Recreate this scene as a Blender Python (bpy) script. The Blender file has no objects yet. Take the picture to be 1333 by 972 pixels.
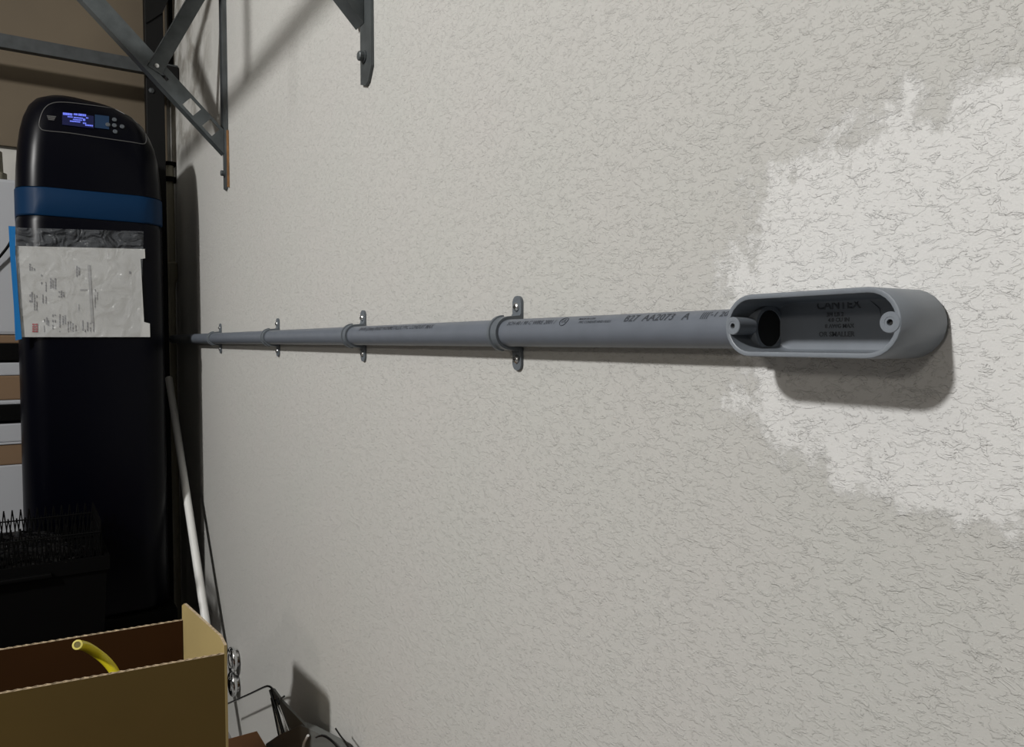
import bpy, bmesh, math, random
from mathutils import Vector, Matrix
from mathutils.noise import noise
from mathutils.bvhtree import BVHTree
R = math.radians
scene = bpy.context.scene
C = scene.collection

# ---------------------------------------------------------------- camera, world, lamps, exposure
# wall_right is the plane X=0, its length runs along +Y; the camera is 0.42 m off it, 1 m above the floor
CAM = Vector((-0.42, 0.0, 1.0)); YAW = math.atan(636/980); PITCH = math.atan(49/980)*math.cos(YAW)
cd = bpy.data.cameras.new('camera'); cam = bpy.data.objects.new('camera', cd); C.objects.link(cam)
cam.location = CAM
cam.rotation_euler = (R(90) - PITCH, 0, -YAW)
cd.sensor_fit = 'HORIZONTAL'; cd.sensor_width = 36; cd.lens = 36*980/1333
cd.clip_start = 0.02; cd.clip_end = 50
scene.camera = cam
w = bpy.data.worlds.new('World'); scene.world = w; w.use_nodes = True
bg = w.node_tree.nodes['Background']; bg.inputs[0].default_value = (1.0, .95, .88, 1); bg.inputs[1].default_value = 0.055
def area(name, loc, target, size, power, col):
    l = bpy.data.lights.new(name, 'AREA'); l.energy = power; l.shape = 'DISK'; l.size = size; l.color = col
    o = bpy.data.objects.new(name, l); C.objects.link(o); o.location = loc
    o.rotation_euler = (Vector(target) - Vector(loc)).to_track_quat('-Z', 'Y').to_euler()
    return o
area('ceiling_lamp_light', (-2.4, .38, 2.52), (0, 1.75, .95), .20, 80, (1, .985, .965))
area('wall_lamp_light', (-2.3, -.25, 1.58), (0, 1.5, .9), .22, 6, (1, .93, .84))
vs = scene.view_settings
vs.view_transform = 'Standard'; vs.look = 'None'; vs.gamma = 1; vs.use_curve_mapping = False; vs.exposure = 0.0

# ---------------------------------------------------------------- measuring helpers (evaluate to world points on real planes)
FW = Vector((math.sin(YAW)*math.cos(PITCH), math.cos(YAW)*math.cos(PITCH), -math.sin(PITCH)))
RT = Vector((math.cos(YAW), -math.sin(YAW), 0)); UP = RT.cross(FW)
def ray(px, py): return FW + RT*((px-666.5)/980) - UP*((py-486)/980)
def onx(px, py, X): d = ray(px, py); return CAM + d*((X-CAM.x)/d.x)
def ony(px, py, Y): d = ray(px, py); return CAM + d*((Y-CAM.y)/d.y)
def onz(px, py, Z): d = ray(px, py); return CAM + d*((Z-CAM.z)/d.z)

# ---------------------------------------------------------------- materials
def mat(name, col, rough=.5, metal=0, spec=.5, emit=None, estr=0, var=0, vscale=20, bump=0, bscale=200, coat=0):
    m = bpy.data.materials.new(name); m.use_nodes = True; nt = m.node_tree; b = nt.nodes['Principled BSDF']
    b.inputs['Base Color'].default_value = (*col, 1); b.inputs['Roughness'].default_value = rough
    b.inputs['Metallic'].default_value = metal; b.inputs['Specular IOR Level'].default_value = spec
    b.inputs['Coat Weight'].default_value = coat
    if emit: b.inputs['Emission Color'].default_value = (*emit, 1); b.inputs['Emission Strength'].default_value = estr
    tc = nt.nodes.new('ShaderNodeTexCoord')
    if var:
        n = nt.nodes.new('ShaderNodeTexNoise'); n.inputs['Scale'].default_value = vscale; n.inputs['Detail'].default_value = 5
        nt.links.new(tc.outputs['Object'], n.inputs['Vector'])
        r = nt.nodes.new('ShaderNodeValToRGB'); r.color_ramp.elements[0].position = .3; r.color_ramp.elements[1].position = .7
        r.color_ramp.elements[0].color = (*[c*(1-var) for c in col], 1); r.color_ramp.elements[1].color = (*[min(1, c*(1+var)) for c in col], 1)
        nt.links.new(n.outputs['Fac'], r.inputs[0]); nt.links.new(r.outputs[0], b.inputs['Base Color'])
    if bump:
        n = nt.nodes.new('ShaderNodeTexNoise'); n.inputs['Scale'].default_value = bscale; n.inputs['Detail'].default_value = 4
        nt.links.new(tc.outputs['Object'], n.inputs['Vector'])
        bp = nt.nodes.new('ShaderNodeBump'); bp.inputs['Strength'].default_value = 1; bp.inputs['Distance'].default_value = bump
        nt.links.new(n.outputs['Fac'], bp.inputs['Height']); nt.links.new(bp.outputs[0], b.inputs['Normal'])
    return m

def wall_material():
    m = bpy.data.materials.new('knockdown_plaster'); m.use_nodes = True; nt = m.node_tree; N = nt.nodes; L = nt.links
    b = N['Principled BSDF']; b.inputs['Roughness'].default_value = .62; b.inputs['Specular IOR Level'].default_value = .35
    def math_(op, a, c=None, clamp=False):
        n = N.new('ShaderNodeMath'); n.operation = op; n.use_clamp = clamp
        for i, v in enumerate((a, c)):
            if v is None: continue
            if isinstance(v, (int, float)): n.inputs[i].default_value = v
            else: L.new(v, n.inputs[i])
        return n.outputs[0]
    def noi(scale, detail=3, rough=.5, dist=0, vec=None):
        n = N.new('ShaderNodeTexNoise'); n.inputs['Scale'].default_value = scale; n.inputs['Detail'].default_value = detail
        n.inputs['Roughness'].default_value = rough; n.inputs['Distortion'].default_value = dist
        L.new(vec, n.inputs['Vector']); return n.outputs['Fac']
    def smooth(v, a, c):
        n = N.new('ShaderNodeMapRange'); n.interpolation_type = 'SMOOTHSTEP'; n.inputs[1].default_value = a; n.inputs[2].default_value = c
        L.new(v, n.inputs[0]); return n.outputs[0]
    g = N.new('ShaderNodeNewGeometry'); pos = g.outputs['Position']
    sep = N.new('ShaderNodeSeparateXYZ'); L.new(pos, sep.inputs[0])
    mp = N.new('ShaderNodeMapping'); L.new(pos, mp.inputs[0]); mp.inputs['Rotation'].default_value = (R(20), 0, 0); mp.inputs['Scale'].default_value = (1, .62, 1.25)
    mp2 = N.new('ShaderNodeMapping'); L.new(pos, mp2.inputs[0]); mp2.inputs['Location'].default_value = (3, 7, 2); mp2.inputs['Rotation'].default_value = (R(-15), 0, 0); mp2.inputs['Scale'].default_value = (1, .7, 1.2)
    # repaired patch round the conduit body
    dy = math_('DIVIDE', math_('SUBTRACT', sep.outputs[1], .12), .245); dz = math_('DIVIDE', math_('SUBTRACT', sep.outputs[2], 1.022), .118)
    rr = math_('ADD', math_('POWER', math_('ABSOLUTE', dy), 3), math_('POWER', math_('ABSOLUTE', dz), 3))
    edge = math_('ADD', rr, math_('MULTIPLY', math_('SUBTRACT', noi(30, 8, .75, 0, pos), .5), 2.9))
    patch = math_('SUBTRACT', 1, smooth(edge, .78, 1.2))
    # knocked-down ridges: flat plates with sharp edges
    p1 = smooth(noi(150, 4, .6, .5, mp.outputs[0]), .56, .60)
    p2 = smooth(noi(260, 3, .6, .6, mp2.outputs[0]), .56, .63)
    p3 = smooth(noi(95, 4.5, .6, .6, mp2.outputs[0]), .565, .59)
    fine = noi(600, 3, .5, 0, pos)
    h = math_('ADD', math_('MULTIPLY', p1, .34), math_('MULTIPLY', p2, .26))
    h = math_('ADD', h, math_('MULTIPLY', p3, math_('ADD', .35, math_('MULTIPLY', patch, .2))))
    h = math_('ADD', h, math_('MULTIPLY', fine, .22))
    h = math_('ADD', h, math_('MULTIPLY', patch, .5))
    bp = N.new('ShaderNodeBump'); bp.inputs['Strength'].default_value = .8; bp.inputs['Distance'].default_value = .00105
    L.new(h, bp.inputs['Height']); L.new(bp.outputs[0], b.inputs['Normal'])
    mix = N.new('ShaderNodeMix'); mix.data_type = 'RGBA'; L.new(noi(6, 3, .5, 0, pos), mix.inputs[0])
    mix.inputs[6].default_value = (.47, .457, .44, 1); mix.inputs[7].default_value = (.452, .458, .432, 1)
    mix2 = N.new('ShaderNodeMix'); mix2.data_type = 'RGBA'; L.new(math_('MULTIPLY', patch, .9), mix2.inputs[0])
    L.new(mix.outputs[2], mix2.inputs[6]); mix2.inputs[7].default_value = (.62, .62, .61, 1)
    # dark brown blotches by the corner above the water softener
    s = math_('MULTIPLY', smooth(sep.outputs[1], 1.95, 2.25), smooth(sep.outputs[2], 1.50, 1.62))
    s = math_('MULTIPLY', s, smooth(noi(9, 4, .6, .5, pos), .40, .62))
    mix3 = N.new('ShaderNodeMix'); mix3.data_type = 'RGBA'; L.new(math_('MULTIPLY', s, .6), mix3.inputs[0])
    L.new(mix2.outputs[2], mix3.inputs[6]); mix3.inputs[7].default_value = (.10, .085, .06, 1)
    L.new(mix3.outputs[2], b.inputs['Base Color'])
    return m

M = {
 'wall': wall_material(),
 'farwall': mat('far_wall_paint', (.42, .41, .38), .7, bump=.0006, bscale=90),
 'ceil': mat('ceiling_paint', (.5, .49, .46), .8, bump=.001, bscale=60),
 'floor': mat('concrete', (.22, .21, .2), .8, var=.25, vscale=6, bump=.0008, bscale=60),
 'tan': mat('shaded_wall_tan', (.105, .082, .054), .85, var=.12, vscale=3),
 'pvc': mat('grey_pvc', (.115, .13, .155), .42, var=.05, vscale=60, spec=.5),
 'pvc_box': mat('grey_pvc_moulded', (.165, .184, .208), .42, var=.04, vscale=80, bump=.00005, bscale=900),
 'pvc_strap': mat('grey_strap_plastic', (.10, .115, .13), .42, var=.06, vscale=90),
 'bore': mat('bore_black', (.004, .004, .004), .8),
 'ink': mat('black_ink', (.03, .035, .045), .6),
 'ink_soft': mat('moulded_letter_shadow', (.075, .083, .092), .6),
 'screw': mat('zinc_screw', (.62, .63, .63), .28, metal=1),
 'steel': mat('grey_steel', (.075, .085, .088), .45, metal=.35, var=.25, vscale=30, bump=.0001, bscale=300),
 'steel_dark': mat('dark_steel', (.045, .05, .052), .5, metal=.3, var=.2, vscale=40),
 'rust': mat('rusty_edge', (.20, .10, .035), .8, var=.3, vscale=60),
 'blacksteel': mat('black_powder_coat', (.003, .003, .003), .6, spec=.2),
 'added_rail': mat('added_rail_galvanised', (.35, .36, .36), .45, metal=.8),
 'tank': mat('navy_black_plastic', (.0008, .001, .003), .30, spec=.12),
 'band': mat('blue_band', (.0005, .018, .055), .5, spec=.15),
 'trim': mat('silver_trim', (.10, .10, .10), .4, metal=.3),
 'lcd': mat('lcd_dark', (.002, .003, .02), .3, emit=(.01, .02, .22), estr=.10),
 'lcd_text': mat('lcd_glow', (.05, .06, .3), .4, emit=(.18, .24, 1.0), estr=.75),
 'lcd_glow': mat('panel_glow', (.002, .01, .03), .4, emit=(.0, .06, .16), estr=.16),
 'button': mat('button_grey', (.07, .08, .09), .35),
 'paper': mat('white_paper', (.47, .47, .455), .8, var=.03, vscale=12, bump=.003, bscale=9),
 'print': mat('faint_print', (.24, .24, .25), .8),
 'printred': mat('red_print', (.38, .09, .10), .8),
 'bluezip': mat('blue_zip', (.005, .12, .33), .35),
 'white': mat('white_pvc', (.66, .66, .64), .35),
 'card': mat('cardboard', (.080, .052, .013), .85, spec=.2, var=.05, vscale=7),  # kraft brown darkened, shade on the outer faces put into the colour
 'card_dark': mat('cardboard_inner_shaded', (.034, .013, .003), .9, spec=.1, var=.05, vscale=9),  # same board, darker still: shade of the inner faces in the colour
 'card_in': mat('cardboard_flap_lit', (.33, .25, .10), .88, var=.05, vscale=9),  # paler copy of the board, lamplight on the side panel in the colour
 'card_edge': mat('cardboard_edge', (.38, .30, .20), .9, var=.35, vscale=160),
 'card2': mat('brown_cardboard', (.25, .115, .045), .85, var=.07, vscale=9),
 'card3': mat('dull_cardboard', (.16, .10, .055), .85),
 'hose': mat('yellow_hose', (.70, .60, .02), .35),
 'hose_in': mat('yellow_hose_inside', (.55, .48, .10), .6),
 'chrome': mat('chrome', (.75, .76, .77), .12, metal=1),
 'blackgloss': mat('black_gloss', (.006, .006, .006), .22),
 'bag': mat('black_plastic_bag', (.0015, .0015, .002), .16, spec=.22),
 'blackplastic': mat('black_plastic', (.001, .001, .001), .6, spec=.08),
 'greyplastic': mat('grey_plastic', (.10, .105, .10), .5),
 'greybox': mat('light_grey_plastic', (.34, .35, .37), .6),
 'beige': mat('beige_plastic', (.35, .33, .25), .6),
}
def clear_mat():
    m = bpy.data.materials.new('clear_sleeve'); m.use_nodes = True; nt = m.node_tree; nt.nodes.clear()
    o = nt.nodes.new('ShaderNodeOutputMaterial'); mx = nt.nodes.new('ShaderNodeMixShader'); t = nt.nodes.new('ShaderNodeBsdfTransparent')
    p = nt.nodes.new('ShaderNodeBsdfPrincipled'); p.inputs['Base Color'].default_value = (.30, .32, .34, 1); p.inputs['Roughness'].default_value = .13
    tc = nt.nodes.new('ShaderNodeTexCoord'); n = nt.nodes.new('ShaderNodeTexNoise'); n.inputs['Scale'].default_value = 22; n.inputs['Detail'].default_value = 2; n.inputs['Distortion'].default_value = 1
    nt.links.new(tc.outputs['Object'], n.inputs['Vector']); bp = nt.nodes.new('ShaderNodeBump'); bp.inputs['Distance'].default_value = .045
    nt.links.new(n.outputs['Fac'], bp.inputs['Height']); nt.links.new(bp.outputs[0], p.inputs['Normal'])
    mx.inputs[0].default_value = .18
    nt.links.new(t.outputs[0], mx.inputs[1]); nt.links.new(p.outputs[0], mx.inputs[2]); nt.links.new(mx.outputs[0], o.inputs[0])
    return m
M['clear'] = clear_mat()

# ---------------------------------------------------------------- object helpers
def obj(name, bm, m, parent=None, smooth=False, kind=None, label=None, category=None, group=None):
    me = bpy.data.meshes.new(name); bmesh.ops.recalc_face_normals(bm, faces=bm.faces[:]); bm.to_mesh(me); bm.free()
    ms = m if isinstance(m, (list, tuple)) else [m]
    for q in ms: me.materials.append(q)
    if smooth:
        for p in me.polygons: p.use_smooth = True
        try: me.set_sharp_from_angle(angle=R(38))
        except Exception: pass
    o = bpy.data.objects.new(name, me); C.objects.link(o)
    if parent: o.parent = parent
    if parent and parent.parent is None and parent.type == 'EMPTY': o.matrix_parent_inverse = Matrix.Translation(parent.location).inverted()
    for k, v in (('kind', kind), ('label', label), ('category', category), ('group', group)):
        if v: o[k] = v
    return o
def thing(name, label, cat, loc=(0, 0, 0), group=None):
    o = bpy.data.objects.new(name, None); C.objects.link(o); o.location = loc; o.empty_display_size = .05
    o['label'] = label; o['category'] = cat
    if group: o['group'] = group
    return o
def box(bm, lo, hi, bev=0, mi=0):
    lo, hi = Vector(lo), Vector(hi)
    r = bmesh.ops.create_cube(bm, size=1, matrix=Matrix.Translation((lo+hi)/2) @ Matrix.Diagonal((*(hi-lo), 1)))
    fs = {f for v in r['verts'] for f in v.link_faces}
    for f in fs: f.material_index = mi
    if bev:
        bmesh.ops.bevel(bm, geom=list({e for v in r['verts'] for e in v.link_edges}), offset=bev, segments=2, affect='EDGES', profile=.6)
def B(): return bmesh.new()
def bx(lo, hi, bev=0): b = B(); box(b, lo, hi, bev); return b
def tube(bm, pts, r, seg=10, caps=True, mi=0):
    pts = [Vector(p) for p in pts]; n = len(pts); rings = []
    rs = r if isinstance(r, (list, tuple)) else [r]*n
    t0 = (pts[1]-pts[0]).normalized(); a = Vector((0, 0, 1)) if abs(t0.z) < .9 else Vector((1, 0, 0))
    u = t0.cross(a).normalized()
    for i, p in enumerate(pts):
        t = ((pts[min(i+1, n-1)]-p).normalized() + (p-pts[max(i-1, 0)]).normalized()).normalized()
        u = (u - t*u.dot(t)).normalized(); v = t.cross(u)
        rings.append([bm.verts.new(p + (u*math.cos(2*math.pi*k/seg) + v*math.sin(2*math.pi*k/seg))*rs[i]) for k in range(seg)])
    for a_, b_ in zip(rings, rings[1:]):
        for k in range(seg): bm.faces.new((a_[k], a_[(k+1) % seg], b_[(k+1) % seg], b_[k])).material_index = mi
    if caps: bm.faces.new(rings[0][::-1]).material_index = mi; bm.faces.new(rings[-1]).material_index = mi
def tb(pts, r, seg=10, caps=True): b = B(); tube(b, pts, r, seg, caps); return b
def lathe(bm, prof, origin, axis, seg=24, mi=0):   # prof: (distance along axis, radius)
    origin = Vector(origin); ax = Vector(axis).normalized(); a = Vector((0, 0, 1)) if abs(ax.z) < .9 else Vector((1, 0, 0))
    u = ax.cross(a).normalized(); v = ax.cross(u); rings = []
    for d, r in prof:
        c = origin + ax*d
        if r < 1e-6: rings.append([bm.verts.new(c)])
        else: rings.append([bm.verts.new(c + (u*math.cos(2*math.pi*k/seg)+v*math.sin(2*math.pi*k/seg))*r) for k in range(seg)])
    for a_, b_ in zip(rings, rings[1:]):
        for k in range(seg):
            k2 = (k+1) % seg
            if len(a_) == 1 and len(b_) == 1: continue
            if len(a_) == 1: f = bm.faces.new((a_[0], b_[k2], b_[k]))
            elif len(b_) == 1: f = bm.faces.new((a_[k], a_[k2], b_[0]))
            else: f = bm.faces.new((a_[k], a_[k2], b_[k2], b_[k]))
            f.material_index = mi
def lt(prof, origin, axis, seg=24): b = B(); lathe(b, prof, origin, axis, seg); return b
def loft(bm, rings, caps=(True, True), mi=0):
    vs_ = [[bm.verts.new(p) for p in r] for r in rings]; n = len(vs_[0])
    for a_, b_ in zip(vs_, vs_[1:]):
        for k in range(n): bm.faces.new((a_[k], a_[(k+1) % n], b_[(k+1) % n], b_[k])).material_index = mi
    if caps[0]: bm.faces.new(vs_[0][::-1]).material_index = mi
    if caps[1]: bm.faces.new(vs_[-1]).material_index = mi
def prism(bm, poly, off, mi=0):
    off = Vector(off); loft(bm, [[Vector(p) for p in poly], [Vector(p)+off for p in poly]], mi=mi)
def pr(poly, off): b = B(); prism(b, poly, off); return b
def text_bm(s, size, place, thick=0):     # letters as a mesh; place(u, v) -> world point
    cu = bpy.data.curves.new('t', 'FONT'); cu.body = s; cu.size = size; cu.resolution_u = 2; cu.offset = size*.012
    o = bpy.data.objects.new('t', cu); C.objects.link(o)
    bpy.context.view_layer.update()
    me = bpy.data.meshes.new_from_object(o.evaluated_get(bpy.context.evaluated_depsgraph_get()))
    bpy.data.objects.remove(o); bm = B(); bm.from_mesh(me)
    bmesh.ops.triangulate(bm, faces=bm.faces[:])
    if not thick: bmesh.ops.subdivide_edges(bm, edges=bm.edges[:], cuts=3, use_grid_fill=True)
    if thick:
        r = bmesh.ops.extrude_face_region(bm, geom=bm.faces[:])
        for e in r['geom']:
            if isinstance(e, bmesh.types.BMVert): e.co.z += thick
    for v in bm.verts: v.co = place(v.co.x, v.co.y, v.co.z)
    return bm

# ---------------------------------------------------------------- the room
obj('wall_right', bx((0, -1.6, 0), (.12, 2.82, 2.8)), M['wall'], kind='structure')
obj('wall_far', bx((-3.0, 2.70, 0), (0, 2.82, 2.8)), M['farwall'], kind='structure')
obj('floor', bx((-3.0, -1.6, -.1), (.12, 2.82, 0)), M['floor'], kind='structure')
obj('ceiling', bx((-3.0, -1.6, 2.8), (.12, 2.82, 2.9)), M['ceil'], kind='structure')
tp = thing('shade_panel', 'dull tan sheets standing in for shade on the upper far wall above the black water softener', 'panel', (-1.2, 2.69, 1.575))
obj('sheet', bx((-2.4, 2.684, 1.575), (-.012, 2.699, 2.115), .002), M['tan'], tp)  # shade under the overhead shelf, put in as dull tan sheets
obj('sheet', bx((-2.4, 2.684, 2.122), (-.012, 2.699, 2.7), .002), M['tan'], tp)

# ---------------------------------------------------------------- conduit, straps, conduit body
CX, CZ, CR = -.0165, 1.0088, .0134
cond = thing('conduit', 'long straight grey plastic conduit running along the textured wall', 'conduit', (CX, 1.5, CZ))
b = B(); lathe(b, [(0, CR), (.02, CR), (2.36, CR)], (CX, .3205, CZ), (0, 1, 0), 40)
obj('pipe', b, M['pvc'], cond, True)
def on_pipe(y0, ang0):
    def f(u, v, t):
        a = ang0 + v/CR; r = CR+.0002
        return Vector((CX - math.cos(a)*r, y0-u, CZ + math.sin(a)*r))
    return f
def ptext(s, size, px, a=32):
    y0 = onx(px, 410, CX-.01).y
    obj('printed_text', text_bm(s, size, on_pipe(y0, R(a))), M['ink'], cond)
ptext('B27  AA2073   A', .0098, 813, 31)
ptext('||||\'-1 2002', .0072, 912, 38)
ptext('MADE IN USA', .0036, 752, 46); ptext('PVC CONDUIT ANSI UL651', .0034, 755, 30)
ptext('SCH-40 / 90 C WIRE 2001 /', .0068, 661, 32)
ptext('3/4 IN (21mm) RIGID NONMETALLIC PVC CONDUIT MAX', .0088, 468, 30)
ptext('UL', .0060, 731, 36)
b = B(); f = on_pipe(onx(734, 410, CX-.01).y, R(47))
tube(b, [f(.0052*math.cos(t*math.pi/10), .0046*math.sin(t*math.pi/10)-.001, 0) for t in range(21)], .00035, 5, False)
obj('printed_ring', b, M['ink'], cond)

def strap(Y, label):
    t = thing('conduit_strap', label, 'strap', (0, Y, CZ), 'two-hole straps holding the grey conduit')
    hw = .0078; ri = CR+.0003; ro = CR+.0030
    sec = []                                                # outline in X/Z: outer then inner path
    outer, inner = [], []
    fz = .0318
    outer.append((-.0032, -fz)); inner.append((-.0004, -fz))
    outer.append((-.0032, -(ro+.0035))); inner.append((-.0004, -(ri+.0005)))
    outer.append((-.0046, -(ro+.0012)))
    inner.append((-.004, -ri))
    for k in range(0, 25):
        a = -math.pi/2 + math.pi*k/24
        outer.append((CX-math.cos(a)*ro if True else 0, math.sin(a)*ro)); inner.append((CX-math.cos(a)*ri, math.sin(a)*ri))
    outer.append((-.0046, (ro+.0012))); inner.append((-.004, ri))
    outer.append((-.0032, (ro+.0035))); inner.append((-.0004, (ri+.0005)))
    outer.append((-.0032, fz)); inner.append((-.0004, fz))
    b = B(); rings = []
    for (ox, oz), (ix, iz) in zip(outer, inner):
        wv = hw
        rings.append([Vector((ox, Y-wv, CZ+oz)), Vector((ox, Y+wv, CZ+oz)), Vector((ix, Y+wv, CZ+iz)), Vector((ix, Y-wv, CZ+iz))])
    # rounded feet ends
    def foot(s):
        out = []
        for d, k in ((.0025, .85), (.0045, .6), (.0055, .25)):
            z = CZ + s*(fz+d); out.append([Vector((-.0032, Y-hw*k, z)), Vector((-.0032, Y+hw*k, z)), Vector((-.0004, Y+hw*k, z)), Vector((-.0004, Y-hw*k, z))])
        return out
    loft(b, foot(-1)[::-1] + rings + foot(1))
    obj('band', b, M['pvc_strap'], t, True)
    b = B(); rs = []                                        # raised rib round the far edge of the band
    for k in range(0, 25):
        a = -math.pi/2 + math.pi*k/24
        rs.append([Vector((CX-math.cos(a)*q, Y+dy, CZ+math.sin(a)*q)) for q, dy in ((ro-.0002, hw-.0052), (ro+.0016, hw-.0047), (ro+.0016, hw-.0012), (ro-.0002, hw-.0007))])
    loft(b, rs); obj('rib', b, M['pvc_strap'], t, True)
    for s in (-1, 1):
        sc = obj('screw', lt([(-.001, .0042), (.0012, .0044), (.0026, .0034), (.0032, .0018), (.0032, 0)], (-.0030, Y, CZ+s*.0262), (-1, 0, 0), 16), M['screw'], t, True)
        b = B()
        box(b, (-.0068, Y-.0022, CZ+s*.0262-.0004), (-.0060, Y+.0022, CZ+s*.0262+.0004)); box(b, (-.0068, Y-.0004, CZ+s*.0262-.0022), (-.0060, Y+.0004, CZ+s*.0262+.0022))
        obj('cross_recess', b, M['bore'], sc)
    return t
for px, lab in ((676, 'grey plastic conduit strap nearest to the open junction box'), (474.5, 'second grey conduit strap from the junction box, straight below the nearer bracket'),
                (363, 'third grey conduit strap from the open junction box, between second and farthest'), (288, 'farthest grey conduit strap, beside the dark shadow of the water softener')):
    strap(onx(px, 437, 0).y, lab)

XF = -.047                                                 # open front of the conduit body
y0, y1 = onx(1174, 418, XF).y, onx(944, 418, XF).y
BZ, HB = 1.0100, .0190; yc, hl = (y0+y1)/2, (y1-y0)/2
def stadium(X, inset, n=14, dz=0):
    r = HB-inset; s = hl-HB; pts = []
    for k in range(n+1):
        a = -math.pi/2 + math.pi*k/n; pts.append(Vector((X, yc+s+math.cos(a)*r, BZ+dz+math.sin(a)*r)))
    for k in range(n+1):
        a = math.pi/2 + math.pi*k/n; pts.append(Vector((X, yc-s+math.cos(a)*r, BZ+dz+math.sin(a)*r)))
    return pts
lb = thing('junction_box', 'open grey oval conduit box without cover on the white repaired wall patch', 'junction box', (0, yc, BZ))
b = B()
loft(b, [stadium(-.0006, .0028), stadium(-.0014, .0008), stadium(-.004, -.0002), stadium(-.030, -.0001), stadium(XF+.0008, 0), stadium(XF+.0001, .0005), stadium(XF, .0009),
         stadium(XF, .0026), stadium(XF+.0003, .0030), stadium(-.012, .0033), stadium(-.0085, .0036), stadium(-.0064, .0044), stadium(-.0058, .0062)])
obj('housing', b, M['pvc_box'], lb, True)
for s, nm in ((1, 'far'), (-1, 'near')):
    cy = yc + s*(hl-.0062)
    b = B(); lathe(b, [(.016 if s > 0 else .040, .0056), (0, .0056), (-.0004, .0052), (-.0004, .0030), (-.0002, .0028), (-.0002, .0017), (.010, .0017), (.010, 0)], (XF, cy, BZ), (1, 0, 0), 28)
    bo = obj('screw_boss', b, M['pvc_box'], lb, True)
    obj('screw_hole', lt([(0, .00155), (.0002, 0)], (XF+.0016, cy, BZ), (1, 0, 0), 16), M['bore'], bo)
    b = B(); 
    for dz in (-1, 1): box(b, (XF+.0004, cy+s*.0004 if s > 0 else cy-.0035, BZ-.0001), (-.02, cy+.0035 if s > 0 else cy-.0004, BZ+.0001))
    b.free()
ye = y1-.0035
b = B(); lathe(b, [(0, .0150), (-.0060, .0150), (-.0070, .0144), (-.0070, .0120), (-.0060, .0115), (.003, .0115)], (CX, ye, CZ), (0, 1, 0), 36)
obj('conduit_collar', b, M['pvc_box'], lb, True)
obj('conduit_bore', lt([(0, .0119), (.0001, 0)], (CX, ye-.0063, CZ), (0, 1, 0), 30), M['bore'], lb)
b = B(); lathe(b, [(-.003, .0146), (.0045, .0146), (.0052, .0140), (.0052, CR)], (CX, y1, CZ), (0, 1, 0), 36)
obj('conduit_hub', b, M['pvc_box'], lb, True)
def on_back(px, py): p = onx(px, py, -.0058); return lambda u, v, t: Vector((-.0058-t, p.y-u, p.z+v))
for s, sz, px, py in (('CANTEX', .0074, 1063, 403), ('3/4 LB 2', .0034, 1076, 412), ('4.0 CU IN', .0034, 1078, 419), ('8 AWG MAX', .0034, 1074, 427), ('OR SMALLER', .0042, 1066, 438)):
    obj('raised_lettering', text_bm(s, sz, on_back(px, py), .00035), M['ink_soft'], lb)
b = B(); p = [onx(1060, 391, -.0059), onx(1133, 391, -.0059), onx(1145, 402, -.0059), onx(1146, 415, -.0059)]
tube(b, p, .0004, 6); obj('raised_border', b, M['pvc_box'], lb, True)

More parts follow.
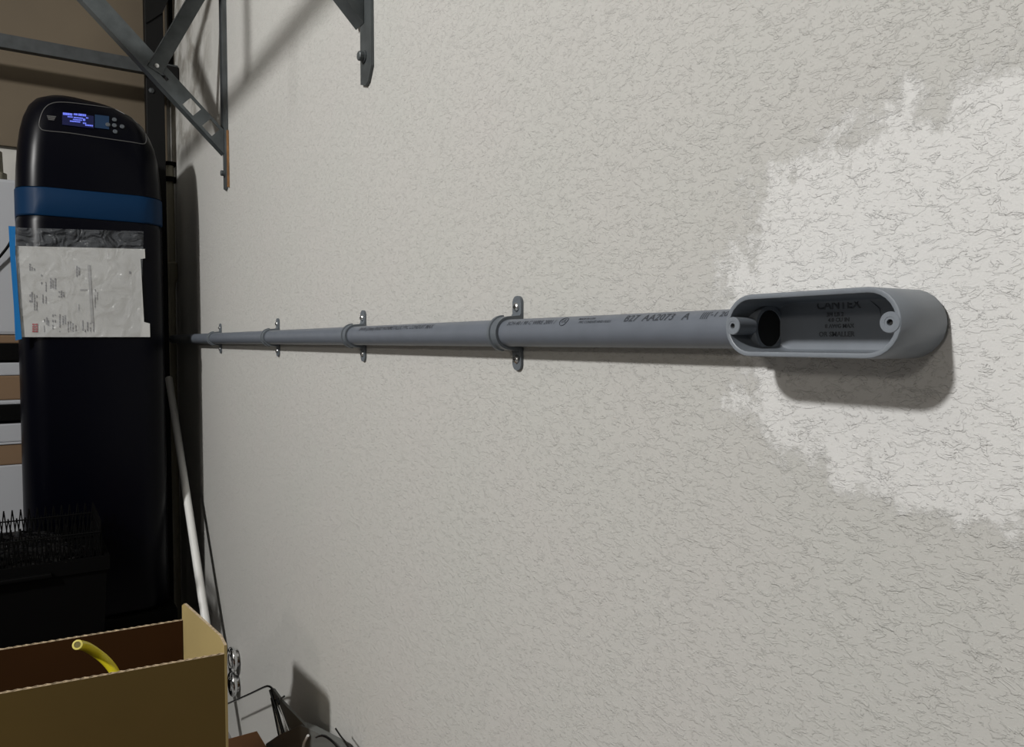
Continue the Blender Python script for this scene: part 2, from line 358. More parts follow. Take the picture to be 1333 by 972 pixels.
# ---------------------------------------------------------------- steel shelf brackets
def bracket(Y, label, rust):
    t = thing('shelf_bracket', label, 'bracket', (0, Y, 1.37), 'slotted steel brackets of the overhead shelf')
    W = .040; zt = 1.97; zb = 1.363
    poly = [(-.0005, Y, zb+.022), (-.0005, Y+.012, zb+.004), (-.0005, Y+.022, zb), (-.0005, Y+W, zb+.006), (-.0005, Y+W, zt), (-.0005, Y, zt)]
    obj('wall_plate', pr(poly, (-.0040, 0, 0)), M['steel'], t)
    if rust: obj('edge_strip', bx((-.0048, Y-.006, zb+.004), (-.0006, Y-.0002, 1.50)), M['rust'], t, label='rust brown edge')
    obj('web', bx((-.009, Y+.0365, 1.47), (-.0046, Y+.0397, zt)), M['steel_dark'], t)
    for z in (zb+.041, 1.826): 
        bo = obj('bolt', lt([(0, .009), (.0018, .009), (.0019, .0068), (.008, .0068), (.0092, .0055), (.0096, 0)], (-.0046, Y+W*.62, z), (-1, 0, 0), 6 if z > 2 else 12), M['steel'], t)
    # slotted diagonal brace, 45 degrees, lying in a plane square to the wall
    z0 = 1.482; yo = .024; s2 = math.sqrt(.5)
    def q(a, c, y): return Vector((-.008 - a*s2 + c*s2*0 - c*s2*0 , Y+yo+y, z0 + a*s2)) + Vector((c*s2*-1, 0, c*s2*-1))
    # a runs up the brace, c is square to it (down and out)
    b = B(); Lb = .64; wd = .040
    def seg(a0, a1, c0, c1, ya, yb):
        vs8 = [b.verts.new(q(a if a > .0 else -.0040-c, c, y)) for y in (ya, yb) for a, c in ((a0, c0), (a1, c0), (a1, c1), (a0, c1))]
        for f in ((0, 1, 2, 3), (7, 6, 5, 4), (0, 4, 5, 1), (1, 5, 6, 2), (2, 6, 7, 3), (3, 7, 4, 0)): b.faces.new([vs8[i] for i in f])
    slots = [(.022, .052), (.080, .112)]
    a = -.01
    seg(-.01, Lb, -wd/2, -wd/2+.007, 0, .003); seg(-.01, Lb, wd/2-.007, wd/2, 0, .003)
    for s0, s1 in slots: seg(a, s0, -wd/2+.007, wd/2-.007, 0, .003); a = s1
    seg(a, .168, -wd/2+.007, wd/2-.007, 0, .003)
    seg(.168, .190, -wd/2+.007, -.004, 0, .003); seg(.168, .190, .004, wd/2-.007, 0, .003)
    seg(.190, Lb, -wd/2+.007, wd/2-.007, 0, .003)
    obj('diagonal_brace', b, M['steel'], t)
    b = B(); seg(-.0, Lb, wd/2-.003, wd/2, .003, .030); obj('brace_flange', b, M['steel'], t)
    # strut from the brace back up to the wall
    p0, p1 = Vector((-.155, Y+yo-.0035, 1.618)), Vector((-.012, Y+yo-.0035, 1.90))
    d = (p1-p0).normalized(); n = Vector((d.z, 0, -d.x))*.0165
    obj('strut', pr([p0-n, p0+n, p1+n, p1-n], (0, .003, 0)), M['steel'], t)
    obj('strut_flange', pr([p0-n-Vector((0,.024,0)), p0-n, p1-n, p1-n-Vector((0,.024,0))], Vector((.002, 0, 0))), M['steel_dark'], t)
    obj('rivet', lt([(0, .005), (.0022, .0048), (.0032, 0)], (-.150, Y+yo-.004, 1.628), (0, -1, 0), 14), M['screw'], t, True)
    obj('top_arm', bx((-.50, Y, 1.925), (-.0047, Y+.034, 1.95)), M['steel'], t)
    return t
bracket(onx(487, 60, 0).y, 'nearer grey steel shelf bracket, cut off by the top edge of the photo', False)
bracket(onx(297, 150, 0).y, 'farther grey slotted steel bracket with square holes and rusty edge near the softener', True)
# unseen horizontal rail hung from the ceiling, added to shadow the wall
tr = thing('shadow_rail', 'unseen rail added above the conduit to cast a soft diagonal shadow', 'added_rail', (-.59, .9, 1.74))
b = B(); box(b, (-.60, .2, 1.785), (-.597, 2.0, 1.812)); box(b, (-.60, .2, 1.785), (-.580, 2.0, 1.788)); box(b, (-.60, .2, 1.809), (-.580, 2.0, 1.812))
obj('rail', b, M['added_rail'], tr)  # unseen rail, added for its shadow
for y in (.25, 1.35): obj('added_hanger', bx((-.603, y, 1.788), (-.600, y+.03, 2.8)), M['added_rail'], tr)

obj('shadow_wire', tb([(-.59, 1.13, 1.79), (-.59, 1.128, 1.74), (-.59, 1.135, 1.69)], .0018, 6), M['blackgloss'], tr)  # unseen wire, added for its thin streak of shadow
# black steel shelf frame behind the softener
sf = thing('steel_rack', 'black steel shelf frame with an upright post and long rail behind the water softener', 'frame', (-.1, 2.58, 0))
def zt(px, py, Y): return ony(px, py, Y).z
a0, a1 = ony(189, 60, 2.56), ony(213, 60, 2.56)
obj('post', bx((a0.x, 2.56, 0), (a1.x, 2.60, 2.44), .002), M['blacksteel'], sf)
a2, a3 = ony(219, 30, 2.62), ony(235, 30, 2.62)
obj('rear_post', bx((a2.x, 2.62, 1.82), (a3.x, 2.65, 2.44), .002), M['blacksteel'], sf)
r0, r1 = ony(0, 45, 2.55), ony(0, 63, 2.55)
obj('rail', bx((-2.2, 2.535, r1.z), (-.001, 2.56, r0.z), .001), M['steel_dark'], sf)
e0, e1 = ony(214, 86, 2.53), ony(246, 118, 2.53)
obj('end_bracket', bx((e0.x, 2.515, e1.z), (-.001, 2.535, e0.z), .003), M['blacksteel'], sf)
g = [ony(213, -30, 2.555), ony(232, -30, 2.555), ony(212, 16, 2.555), ony(190, 30, 2.555)]
obj('gusset', pr(g, (0, .004, 0)), M['blacksteel'], sf)
obj('bolt', lt([(0, .009), (.004, .008), (.006, 0)], tuple(ony(197, 118, 2.56)), (0, -1, 0), 6), M['steel_dark'], sf)

# ---------------------------------------------------------------- water softener
XL, XR, YF, YB = ony(20, 300, 2.14).x, ony(216, 300, 2.14).x, 2.14, 2.50
ws = thing('water_softener', 'tall black cabinet water softener with blue band and lit display', 'water softener', ((XL+XR)/2, 2.32, .30))
def rrect(z, il, ir, fi, bi, r=.065, n=7):
    xa, xb, ya, yb = XL+il, XR-ir, YF+fi, YB-bi; r = min(r, (xb-xa)/2-.001, (yb-ya)/2-.001); P = []
    for cx, cy, s in ((xa+r, ya+r, math.pi), (xb-r, ya+r, 1.5*math.pi), (xb-r, yb-r, 0), (xa+r, yb-r, .5*math.pi)):
        for k in range(n+1): a = s + .5*math.pi*k/n; P.append(Vector((cx+r*math.cos(a), cy+r*math.sin(a), z)))
    return P
zb0, zb1 = 1.304, 1.372
b = B(); loft(b, [rrect(.30, .004, .004, .004, .004), rrect(.31, 0, 0, 0, 0), rrect(1.29, 0, 0, 0, 0), rrect(zb0, .003, .003, .003, .003)]); obj('cabinet', b, M['tank'], ws, True)
b = B(); loft(b, [rrect(zb0, .001, .001, .001, .001), rrect(zb0+.003, -.001, -.001, -.001, -.001), rrect(zb1-.003, -.001, -.001, -.001, -.001), rrect(zb1, .001, .001, .001, .001)]); obj('blue_band', b, M['band'], ws, True, label='dark blue band round the cabinet')
prof = [(1.372, .001, 0), (1.42, .003, .002), (1.47, .007, .006), (1.515, .013, .011), (1.55, .021, .017), (1.58, .033, .024), (1.60, .048, .034), (1.614, .070, .05), (1.621, .100, .08)]
def tilt(p):
    k = max(0, p.z-1.47)/.15; q = (p.x-XL)/(XR-XL); p.z -= .034*k*q*q; return p
b = B(); loft(b, [[tilt(p) for p in rrect(z, i, min(i*1.2, .15), f, i*.6, .06)] for z, i, f in prof]); bmesh.ops.triangulate(b, faces=b.faces[:]); LID = BVHTree.FromBMesh(b); obj('lid', b, M['tank'], ws, True)
def yfront(z):
    for (z0, _, f0), (z1, _, f1) in zip(prof, prof[1:]):
        if z0 <= z <= z1: return YF + f0 + (f1-f0)*(z-z0)/(z1-z0)
    return YF + prof[-1][2]
def onlid(px, py, off=.0015):
    d = ray(px, py).normalized(); h = LID.ray_cast(CAM, d)
    while h[0] is None: py += .5; d = ray(px, py).normalized(); h = LID.ray_cast(CAM, d)
    return h[0] - d*off
def catmull(pts, n=5, closed=True):
    out = []; m = len(pts)
    for i in range(m if closed else m-1):
        p0, p1, p2, p3 = [Vector(pts[j % m] if closed else pts[max(0, min(m-1, j))]) for j in (i-1, i, i+1, i+2)]
        for k in range(n):
            t = k/n; out.append(.5*((2*p1)+(-p0+p2)*t+(2*p0-5*p1+4*p2-p3)*t*t+(-p0+3*p1-3*p2+p3)*t**3))
    if not closed: out.append(Vector(pts[-1]))
    return out
ol = catmull([(51, 160), (56, 144), (66, 135), (84, 133), (120, 137), (150, 142), (172, 151), (184, 163), (190, 178), (188, 187), (172, 185), (130, 179), (90, 173), (60, 170), (53, 167)], 4)
lp = [onlid(p.x, p.y, .001) for p in ol]
obj('panel_trim', tb(lp + [lp[0]], .0011, 6, False), M['trim'], ws, True, label='thin silver outline of the control panel')
def quad(px0, py0, px1, py1, sk, off, th=.001):     # display pieces, sk: drop per pixel to the right
    return [onlid(px0, py0, off), onlid(px1, py0+sk*(px1-px0), off), onlid(px1, py1+sk*(px1-px0), off), onlid(px0, py1, off)]
b = B(); prism(b, quad(81, 146, 122, 162, .12, .003), (0, .002, 0)); lcd = obj('display', b, M['lcd'], ws, label='lit blue display')
random.seed(5); b = B()
for x0, x1, y, h in ((82, 94, 146.3, 3.0), (96, 101, 147.3, 2.4), (102, 112, 147.7, 2.8), (88, 95, 151, 1.4), (96, 108, 152, 1.5), (112, 115, 152.5, 1.5), (95, 107, 154.6, 1.4), (108, 111, 154.2, 3), (91, 105, 156.6, 1.6), (108, 113, 159.2, 1.8), (111, 121, 161.7, 1.8)):
    x = x0
    while x < x1-.5:
        wdt = random.uniform(1.0, 2.0); y_ = y + .10*(x-x0); prism(b, quad(x, y_, min(x+wdt, x1), y_+h, .1, .0042), (0, .0005, 0)); x += wdt+.35
obj('display_characters', b, M['lcd_text'], lcd)
obj('panel_glow', pr(quad(123.5, 149, 142, 166, .12, .0026), (0, .001, 0)), M['lcd_glow'], ws)
for px, py in ((139, 162.5), (147.5, 156), (147.5, 163.5), (148.5, 171.5), (157.5, 165)):
    c = onlid(px+1.5, py, .0015)
    obj('button', lt([(0, .0055), (.002, .0055), (.003, .0045), (.003, 0)], c, (0, -1, .3), 14), M['button'], ws, True)
b = B()
for i in range(4): prism(b, quad(61+i*.6, 150+i*1.6, 73-i*.8, 151+i*1.6, .1, .0022), (0, .0005, 0))
obj('badge', b, M['trim'], ws, label='small unreadable silver badge on the panel')
st = thing('plinth', 'black plinth under the water softener', 'stand', ((XL+XR)/2, 2.32, 0))
obj('block', bx((XL-.01, YF-.01, 0), (XR+.01, YB+.02, .298), .006), M['blackplastic'], st)

# document in its clear sleeve, hanging on the softener
PY = YF-.006
def pp(l, Y=PY): return [ony(x, y, Y) for x, y in l]
def sheet(l, Y, m, name, parent, th=.0006, wav=.0, **k):
    b = B(); prism(b, pp(l, Y), (0, th, 0)); return obj(name, b, m, parent, **k)
doc = thing('document', 'printed white paper form in the clear sleeve on the front of the water softener', 'paper', tuple(ony(105, 430, PY)))
sheet([(20, 320), (188.5, 324), (189, 336), (183, 337), (187.5, 419), (195, 421), (195.5, 438.5), (28, 438.5)], PY, M['paper'], 'sheet', doc)
b = B(); random.seed(3)
def col(x, ya, yb, wd=1.6, dens=.8):                # one line of print, running up the page
    y = ya
    while y < yb:
        l = random.uniform(1.5, 4); y2 = min(y+l, yb)
        if random.random() < dens: prism(b, pp([(x, y), (x+wd, y), (x+wd+.2, y2), (x+.2, y2)], PY-.0012), (0, .0004, 0))
        y = y2+.7
for x, ya, yb, wd in ((38, 343, 352, 1.5), (41, 345, 352, 1.2), (44, 349, 352, 1.2), (38, 383, 393, 2.4), (40.5, 380, 393, 1.6), (44, 368, 404, 1.1), (47, 372, 404, 1.1), (53, 357, 370, 1.5), (55, 383, 402, 1), (59, 367, 395, 1.1), (65, 362, 376, 1.6), (68, 364, 376, 1.2),
                      (71, 362, 376, 1.6), (76, 379, 387, 1.6), (79, 378, 387, 1.6), (82, 380, 387, 1.4), (99, 346, 360, 1.6), (102, 348, 358, 1.6), (102, 396, 404, .9), (123, 376, 400, 1.0), (126, 380, 398, .8),
                      (57, 415, 432, 1), (60, 413, 422, 1.4), (62, 412, 424, 1.4), (68, 409, 432, 1.1), (71, 409, 424, 1.1), (77, 409, 432, 1.2), (81, 411, 423, 1.4), (84, 410, 422, 1.2), (88, 418, 432, .9), (91, 418, 433, .9), (94, 420, 432, .9), (98, 419, 431, .9), (107, 417, 430, 1.2), (110, 420, 432, 1.2), (113, 419, 432, 1.4), (117, 420, 432, 1.2), (121, 419, 432, 1.2), (168, 353, 356, 2)):
    col(x, ya, yb, wd)
obj('print', b, M['print'], doc, kind='stuff')
b = B(); prism(b, pp([(114, 345), (117.5, 345), (122, 420), (118.5, 420)], PY-.0012), (0, .0004, 0)); prism(b, pp([(104, 376), (113, 376), (113, 378), (104, 378)], PY-.0012), (0, .0004, 0))
obj('ruled_bar', b, mat('pale_print', (.33, .33, .325), .8), doc)
b = B()
for x in (42, 46):
    for y in (421, 424, 427, 430): prism(b, pp([(x, y), (x+3.2, y+.2), (x+3.2, y+2.2), (x, y+2.2)], PY-.0012), (0, .0004, 0))
obj('red_mark', b, M['printred'], doc, label='small red printed mark')
slv = thing('clear_sleeve', 'crinkled clear plastic sleeve with blue zip edge around the paper form', 'plastic sleeve', tuple(ony(105, 438, PY-.003)))
b = B(); nx, ny = 26, 22; V = []
for j in range(ny+1):
    row = []
    for i in range(nx+1):
        x = 19 + (187-4.5*(j/ny)-19)*i/nx; y = 296 + (439-296)*j/ny + (5*(i/nx)*(1-j/ny))
        p = ony(x, y, PY-.004); p.y += .0016*noise(p*30) + .0008*noise(p*90); row.append(b.verts.new(p))
    V.append(row)
for j in range(ny):
    for i in range(nx): b.faces.new((V[j][i], V[j][i+1], V[j+1][i+1], V[j+1][i]))
obj('clear_film', b, M['clear'], slv, True)
b = B(); prism(b, pp([(11, 294), (20, 294.5), (20, 330), (24, 390), (28.5, 441), (20, 443), (18, 400), (13, 330)], PY-.006), (0, .003, 0))
obj('zip_strip', b, M['bluezip'], slv, label='bright blue zip strip')

# ---------------------------------------------------------------- between softener and wall
pl = thing('white_pole', 'long thin white plastic pipe leaning along the wall beside the water softener', 'pipe', (-.05, 1.87, 0))
p0, p1 = onx(266.5, 800, -.05), onx(224, 520, -.05); d = p1-p0
tlow = (0-p0.z+.012)/d.z
A, E = p0+d*tlow, p0+d*1.12
obj('pipe', tb([A, p0, p1, E], .0103, 18), M['white'], pl, True)
c = onx(263.5, 785, -.05); dn = d.normalized()
obj('black_ring', lt([(-.002, .0105), (-.002, .0122), (.002, .0122), (.002, .0105)], c, dn, 18), M['blackgloss'], pl, True)
hs = thing('drain_hose', 'grey-white drain fitting with dark bands in the gap behind the water softener', 'hose', (-.06, 2.6, 1.2))
xh = ony(221, 240, 2.62)
obj('fitting', lt([(0, .012), (.02, .014), (.03, .02), (.08, .02), (.085, .013), (.40, .013)], (xh.x, 2.62, 1.17), (0, 0, 1), 16), M['beige'], hs, True)
obj('clamp', lt([(-.003, .015), (-.003, .023), (.008, .023), (.008, .015)], (xh.x, 2.62, ony(221, 215, 2.62).z), (0, 0, 1), 16), M['blackplastic'], hs, True)
obj('clamp', lt([(-.003, .015), (-.003, .023), (.012, .023), (.012, .015)], (xh.x, 2.62, ony(221, 236, 2.62).z), (0, 0, 1), 16), M['blackplastic'], hs, True)
obj('riser', lt([(0, .011), (1.17, .011)], (xh.x, 2.62, 0), (0, 0, 1), 14), M['beige'], hs, True)

# ---------------------------------------------------------------- shelving unit left of the softener
su = thing('storage_rack', 'black storage rack at the left edge of the photo behind the water softener', 'shelving', (-.8, 2.45, 0))
SX0, SX1, SY0, SY1 = -1.15, -.405, 2.53, 2.675
def hz(v): return ony(5, v, SY0).z
shelf_z = []
for va, vb in ((447, 469), (527, 548), (742, 762)):
    obj('shelf', bx((SX0, SY0, hz(vb)), (SX1, SY1, hz(va)), .002), M['blackplastic'], su); shelf_z.append(hz(va))
for x in (SX0, ):
    for y in (SY0, SY1-.025): obj('upright', bx((x-.025, y, 0), (x, y+.025, hz(447)), .002), M['blackplastic'], su)
for y in (SY0+.002, SY1-.027): obj('upright', bx((SX1, y, 0), (SX1+.022, y+.025, hz(447)), .002), M['blackplastic'], su)
def item(name, lab, cat, v0, v1, m, x0=-.95, x1=-.415, y0=2.535, bev=.004, lid=None):
    t = thing(name, lab, cat, ((x0+x1)/2, 2.45, hz(v1)))
    z0, z1 = hz(v1), hz(v0)
    obj('body', bx((x0, y0, z0+.0005), (x1, 2.655, z1), bev), m, t)
    if lid: obj('lid', bx((x0-.003, y0-.004, z1-lid), (x1+.003, 2.658, z1), .002), M['greybox'], t, label='pale lid')
item('cardboard_box', 'flat brown cardboard carton on the top shelf of the black rack', 'box', 436, 447, M['card3'])
item('storage_tray', 'thin white tray lying on the middle shelf of the black rack', 'tray', 521, 527, M['greybox'])
item('cardboard_box', 'dull brown cardboard carton in the middle of the stack on the middle shelf', 'box', 489, 521, M['card3'])
item('storage_tray', 'grey flat plastic case on top of the stack on the middle shelf', 'case', 472, 489, M['greybox'])
item('storage_bin', 'pale grey plastic bin on the bottom shelf of the black rack', 'bin', 606, 742, M['greybox'])
item('cardboard_box', 'dark brown carton resting on the pale grey bin', 'box', 576, 606, M['card3'], lid=.006)
item('storage_tray', 'grey flat case directly under the middle shelf of the black rack', 'case', 552, 576, M['greybox'])
item('appliance_housing', 'large pale grey plastic housing on the top of the black rack', 'housing', 232, 436, M['greybox'], bev=.01)
t = thing('pipe_cap', 'beige threaded fitting on the pale grey housing at the left edge', 'fitting', (-.49, 2.58, hz(232)))
obj('cap', lt([(0, .035), (.008, .036), (.02, .036), (.022, .028), (.08, .026), (.085, .0)], (-.483, 2.58, hz(231.7)), (0, 0, 1), 20), M['beige'], t, True)
cb = [ony(-40, 380, 2.52), ony(-10, 345, 2.518), ony(3, 330, 2.515), ony(12, 318, 2.515), ony(22, 300, 2.513), ony(40, 300, 2.513)]
cb = catmull([tuple(p) for p in cb], 5, False)
tag = obj('power_cable', tb(cb, .0035, 8), M['blackplastic'], None, True, label='black cable crossing the pale housing behind the softener sleeve', category='cable')

# ---------------------------------------------------------------- black things in front of the softener
tt = thing('storage_tote', 'black plastic tote on the floor in front of the water softener', 'tote', (-.5, 1.95, 0))
TX0, TX1, TY0, TY1, TZ = -.90, -.27, 1.86, 2.115, ony(10, 741, 1.86).z
b = B(); 
def rr2(z, o): return [Vector(p) for p in ((TX0+o, TY0+o, z), (TX1-o, TY0+o, z), (TX1-o, TY1-o, z), (TX0+o, TY1-o, z))]
loft(b, [rr2(.002, .03), rr2(TZ-.03, .006), rr2(TZ-.03, 0), rr2(TZ, 0), rr2(TZ, .01), rr2(TZ-.04, .014), rr2(.02, .04)]); obj('tub', b, M['blackplastic'], tt)
for s in (0, 1):
    y = TY0 if s == 0 else TY1
    obj('handle', bx((-.60, y-.012, TZ-.028), (-.38, y+.012, TZ-.018), .003), M['blackplastic'], tt)
bgm = B(); bmesh.ops.create_icosphere(bgm, subdivisions=6, radius=1)
for v in bgm.verts:
    n = v.co.copy(); d = 1 + .10*noise(n*2.2) + .055*(1-abs(noise(n*6)))*2 + .03*(1-abs(noise(n*15)))
    v.co = Vector((-.50 + n.x*.19*d, 1.99 + n.y*.088*d, TZ-.05 + n.z*.09*d))
obj('plastic_bag', bgm, M['bag'], None, False, label='crumpled glossy black plastic bag bulging out of the black tote', category='bag')
wb = thing('wire_basket', 'black wire basket with zigzag sides standing on the tote before the softener', 'basket', (-.5, 1.99, TZ))
wz0, wz1, wzr = ony(10, 741, 1.88).z, ony(10, 690, 1.88).z, ony(10, 706, 1.88).z
def wirepanel(pA, pB):
    b = B(); n = int((pB-pA).length/.0165); P1, P2 = [], []
    for i in range(2*n+1):
        p = pA.lerp(pB, i/(2*n)); P1.append(p + Vector((0, 0, wz0 if i % 2 else wz1)))
    for i in range(n):
        for a_, c_ in ((2*i, 2*i+1), (2*i+1, 2*i+2)): tube(b, [P1[a_], P1[c_]], .0014, 5)
    for i in range(n):
        off = (pB-pA)*(.5/n)
        for a_, c_ in ((2*i, 2*i+1), (2*i+1, 2*i+2)):
            qa, qc = P1[a_].copy(), P1[c_].copy(); qa.z = wz0 if a_ % 2 == 0 else wzr+.006; qc.z = wz0 if c_ % 2 == 0 else wzr+.006
            tube(b, [qa, qc], .0013, 5)
    for z in (wzr, wz0+.001): tube(b, [pA+Vector((0, 0, z)), pB+Vector((0, 0, z))], .0018, 6)
    return b
c4 = [Vector(p) for p in ((-.88, 1.88, 0), (-.285, 1.88, 0), (-.285, 2.10, 0), (-.88, 2.10, 0))]
for i in range(4): obj('wire_side', wirepanel(c4[i], c4[(i+1) % 4]), M['blackplastic'], wb)
for k in range(4): pass

# ---------------------------------------------------------------- cardboard boxes
# long brown box on the floor against the wall
zc = onx(330, 943, -.058).z
bb = thing('cardboard_box', 'closed reddish brown cardboard box on the floor by the wall, one corner showing', 'box', (-.4, 1.25, 0))
obj('carton', bx((-.78, .98, .001), (-.058, 1.462, zc), .002), M['card2'], bb)
obj('flap_seam', bx((-.78, 1.215, zc-.0005), (-.058, 1.219, zc+.0008)), M['card_edge'], bb)
S = 1.15
def far(px, py, dz): # point at given height below camera
    return onz(px, py, 1-dz*S)
FR = far(292, 851, .4); BR = far(237, 806, .4)
top = FR.z; bot = zc+.0015
dl = (far(0, 882, .376) - FR); dl.z = 0; dl.normalize()
FRx, BRx = Vector((FR.x, FR.y, 0)), Vector((BR.x, BR.y, 0))
FL, BL = FRx + dl*.50, BRx + dl*.50
ob = thing('open_box', 'open tan cardboard box with upright flap, at the bottom left of the photo', 'box', tuple((FRx+BL)/2 + Vector((0, 0, bot))))
T = .005
def panel(a, c, za, zcc, name, m=M['card'], inward=None, zb=bot, inside=M['card_dark']):
    n = inward*T
    b = B(); lo = [a+Vector((0,0,zb)), c+Vector((0,0,zb)), c+Vector((0,0,zcc)), a+Vector((0,0,za))]
    prism(b, lo, n)
    o = obj(name, b, [m, inside, M['card_edge']], ob)
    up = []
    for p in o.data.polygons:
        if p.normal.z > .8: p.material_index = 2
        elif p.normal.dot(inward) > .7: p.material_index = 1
    return o
back_n = Vector((-dl.y, dl.x, 0)); 
if back_n.dot(BRx-FRx) < 0: back_n = -back_n
s_d = (BRx-FRx).normalized(); side_in = Vector((-s_d.y, s_d.x, 0))
if side_in.dot(dl) < 0: side_in = -side_in
slope_l = .0
def z_at(px, py, base, dirv, k): # height of the top edge where it leaves the frame
    p = base + dirv*k; return p
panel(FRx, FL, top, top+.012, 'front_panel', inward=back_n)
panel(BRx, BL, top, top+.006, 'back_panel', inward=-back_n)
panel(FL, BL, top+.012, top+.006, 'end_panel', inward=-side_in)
# upright side flap: tall at the back, sloping to the front corner
f0, f1 = onz(297, 834, 1), None
def at_xy(px, py, P):      # z of the pixel's ray above ground point P (nearest)
    d = ray(px, py); t = ((P.x-CAM.x)*d.x + (P.y-CAM.y)*d.y)/(d.x**2+d.y**2); return (CAM + d*t).z
sf0, sf1 = FRx, BRx
zf0, zf1 = at_xy(296, 834, sf0), at_xy(239, 783, sf1)
b = B()
pl_ = [sf0+Vector((0,0,bot)), sf1+Vector((0,0,bot)), sf1+Vector((0,0,zf1-.006)), sf1.lerp(sf0, .06)+Vector((0,0,zf1)), sf0.lerp(sf1, .10)+Vector((0,0,zf0+.003)), sf0+Vector((0,0,zf0-.006))]
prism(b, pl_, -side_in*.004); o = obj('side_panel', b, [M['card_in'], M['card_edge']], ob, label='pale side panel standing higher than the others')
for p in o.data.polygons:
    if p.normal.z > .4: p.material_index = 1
# corrugated crest along the back and front edges
for base, nm, k1, inn in ((BRx, 'corrugated_edge', top+.006, -back_n), (FRx, 'corrugated_edge', top+.012, back_n)):
    b = B(); n = 90; pts = []
    for i in range(n+1):
        p = base + dl*(.49*i/n) + inn*(T*.5 + (.0014 if i % 2 else -.0014)); pts.append(p + Vector((0, 0, top + (k1-top)*.98*i/n + .0006)))
    tube(b, pts, .0007, 5); obj(nm, b, M['card_edge'], ob)
inner_line = [sf1.lerp(sf0, .12)+side_in*.008+Vector((0,0,top+.004)), sf1.lerp(sf0, .12)+side_in*.008+Vector((0,0,bot+.01))]
# yellow hose poking out of the open box
mid = (FRx+BRx)/2
def onbox(px, py, k):       # on the vertical plane between front and back panels, k in 0..1
    P = FRx.lerp(BRx, k); n = back_n; d = ray(px, py); t = (P-CAM).dot(n)/d.dot(n) if False else ((P.x-CAM.x)*n.x+(P.y-CAM.y)*n.y)/(d.x*n.x+d.y*n.y); return CAM + d*t
hp = [onbox(101, 839, .22), onbox(112, 841.5, .40), onbox(126, 850, .50), onbox(139, 861, .50), onbox(150, 876, .48), onbox(160, 900, .45), onbox(166, 930, .42)]
hp = catmull([tuple(p) for p in hp], 4, False)
yh = thing('yellow_hose', 'short bright yellow hose end sticking up out of the open cardboard box', 'hose', tuple(hp[-1]))
obj('hose_wall', tb(hp, .0066, 18, False), M['hose'], yh, True)
dr = (hp[0]-hp[1]).normalized()
obj('cut_end', lt([(-.0015, .0064), (-.0008, .0069), (.001, .0067), (.0012, .0062), (.0012, .0044), (.0003, .0042)], hp[0], dr, 22), M['hose_in'], yh, True, label='hollow pale cut end')

obj('dark_bore', lt([(.0004, .0044), (.0005, 0)], hp[0], dr, 20), mat('hose_bore', (.12, .10, .02), .7), yh)
# ---------------------------------------------------------------- chrome rings and folding cart by the wall
def torus(bm, c, Rr, r, ax=Vector((1, 0, 0)), seg=32, s2=10):
    a = Vector((0, 0, 1)); u = ax.cross(a).normalized(); v = ax.cross(u)
    pts = [c + (u*math.cos(2*math.pi*k/seg) + v*math.sin(2*math.pi*k/seg))*Rr for k in range(seg)]
    rings = []
    for k, p in enumerate(pts):
        out = (p-c).normalized(); rings.append([bm.verts.new(p + (out*math.cos(2*math.pi*j/s2) + ax*math.sin(2*math.pi*j/s2))*r) for j in range(s2)])
    for k in range(seg):
        A_, B_ = rings[k], rings[(k+1) % seg]
        for j in range(s2): bm.faces.new((A_[j], A_[(j+1) % s2], B_[(j+1) % s2], B_[j]))
for py, lab in ((858, 'upper of two shiny chrome wheel caps against the wall behind the open box'), (890, 'lower of two shiny chrome wheel caps against the wall behind the open box')):
    c = onx(302.5, py, -.014)
    t = thing('chrome_cap', lab, 'chrome cap', tuple(c), 'chrome caps against the wall')
    b = B(); torus(b, c, .0235, .0065); obj('rim', b, M['chrome'], t, True)
    obj('dome', lt([(-.012, .021), (.0, .019), (.007, .013), (.009, 0)], c, (-1, 0, 0), 24), M['chrome'], t, True)
cart = thing('folding_cart', 'folded grey cart frame with bent black handle and chrome rods against the wall', 'cart', tuple(onx(375, 965, -.07)))
def W(px, py, X): return tuple(onx(px, py, X*.58))
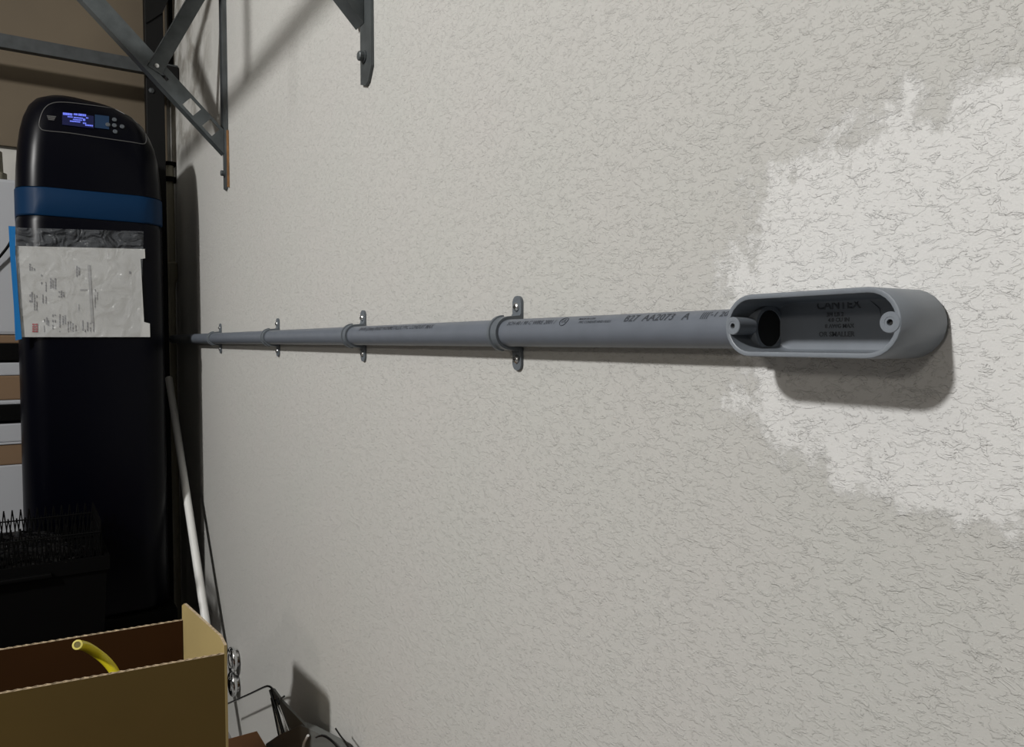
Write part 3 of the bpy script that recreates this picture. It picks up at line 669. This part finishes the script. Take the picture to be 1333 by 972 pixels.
obj('bent_handle', tb(catmull([W(285, 921, -.10), W(298, 915, -.095), W(325, 903, -.085), W(343, 894.5, -.08), W(350, 893, -.078), W(355, 897, -.077), W(359, 906, -.076), W(364, 916, -.076)], 4, False), .0021, 10), M['blackgloss'], cart, True, label='bent black wire handle')
obj('peg', tb([W(356, 911, -.075), W(366, 909, -.074), W(370, 906, -.073)], .0018, 8), M['blackgloss'], cart, True)
obj('hinge_arm', pr([W(352, 897, -.078), W(357, 899, -.078), W(368, 914, -.076), W(396, 943, -.07), W(404, 953, -.068), W(384, 957, -.07), W(372, 940, -.073), W(359, 915, -.076)], (.004, .008, 0)), M['greyplastic'], cart)
obj('dark_rod', tb([W(352, 898, -.080), W(362, 930, -.078), W(371, 962, -.076)], .0030, 10), M['blackgloss'], cart, True)
obj('chrome_rod', tb([W(356, 912, -.079), W(366, 958, -.077)], .0018, 10), M['chrome'], cart, True)
obj('chrome_rod', tb([W(364, 918, -.077), W(379, 958, -.074)], .0018, 10), M['chrome'], cart, True)
obj('side_rod', tb([W(353, 908, -.081), W(364, 962, -.080)], .0016, 10), M['blackgloss'], cart, True)
b = B(); prism(b, [W(346, 968, -.09), W(362, 957, -.085), W(391, 944, -.075), W(402, 948, -.070), W(436, 966, -.055), W(452, 990, -.05), W(452, 1060, -.05), W(346, 1060, -.09)], (.012, .006, 0))
obj('platform', b, M['greyplastic'], cart)
obj('platform_rib', tb([W(401, 957, -.076), W(396, 966, -.079), W(392, 985, -.081)], .0022, 8), M['white'], cart, True, label='pale curved rib')
obj('black_cord', tb(catmull([W(412, 959, -.062), W(419, 957, -.060), W(427, 960, -.058), W(438, 970, -.056), W(446, 985, -.055)], 4, False), .0022, 8), M['blackgloss'], cart, True)
obj('black_cord', tb(catmull([W(437, 948, -.05), W(443, 957, -.05), W(452, 969, -.05), W(458, 985, -.05)], 4, False), .0013, 8), M['blackgloss'], cart, True)
obj('wheel', lt([(-.012, .02), (-.012, .045), (.012, .045), (.012, .02)], (-.03, onx(400, 1000, -.03).y, .046), (1, 0, 0), 24), M['blackplastic'], cart, True)
obj('wheel_stem', tb([(-.03, onx(400, 1000, -.03).y, .05), tuple(onx(400, 1040, -.03))], .006, 10), M['blackgloss'], cart, True)
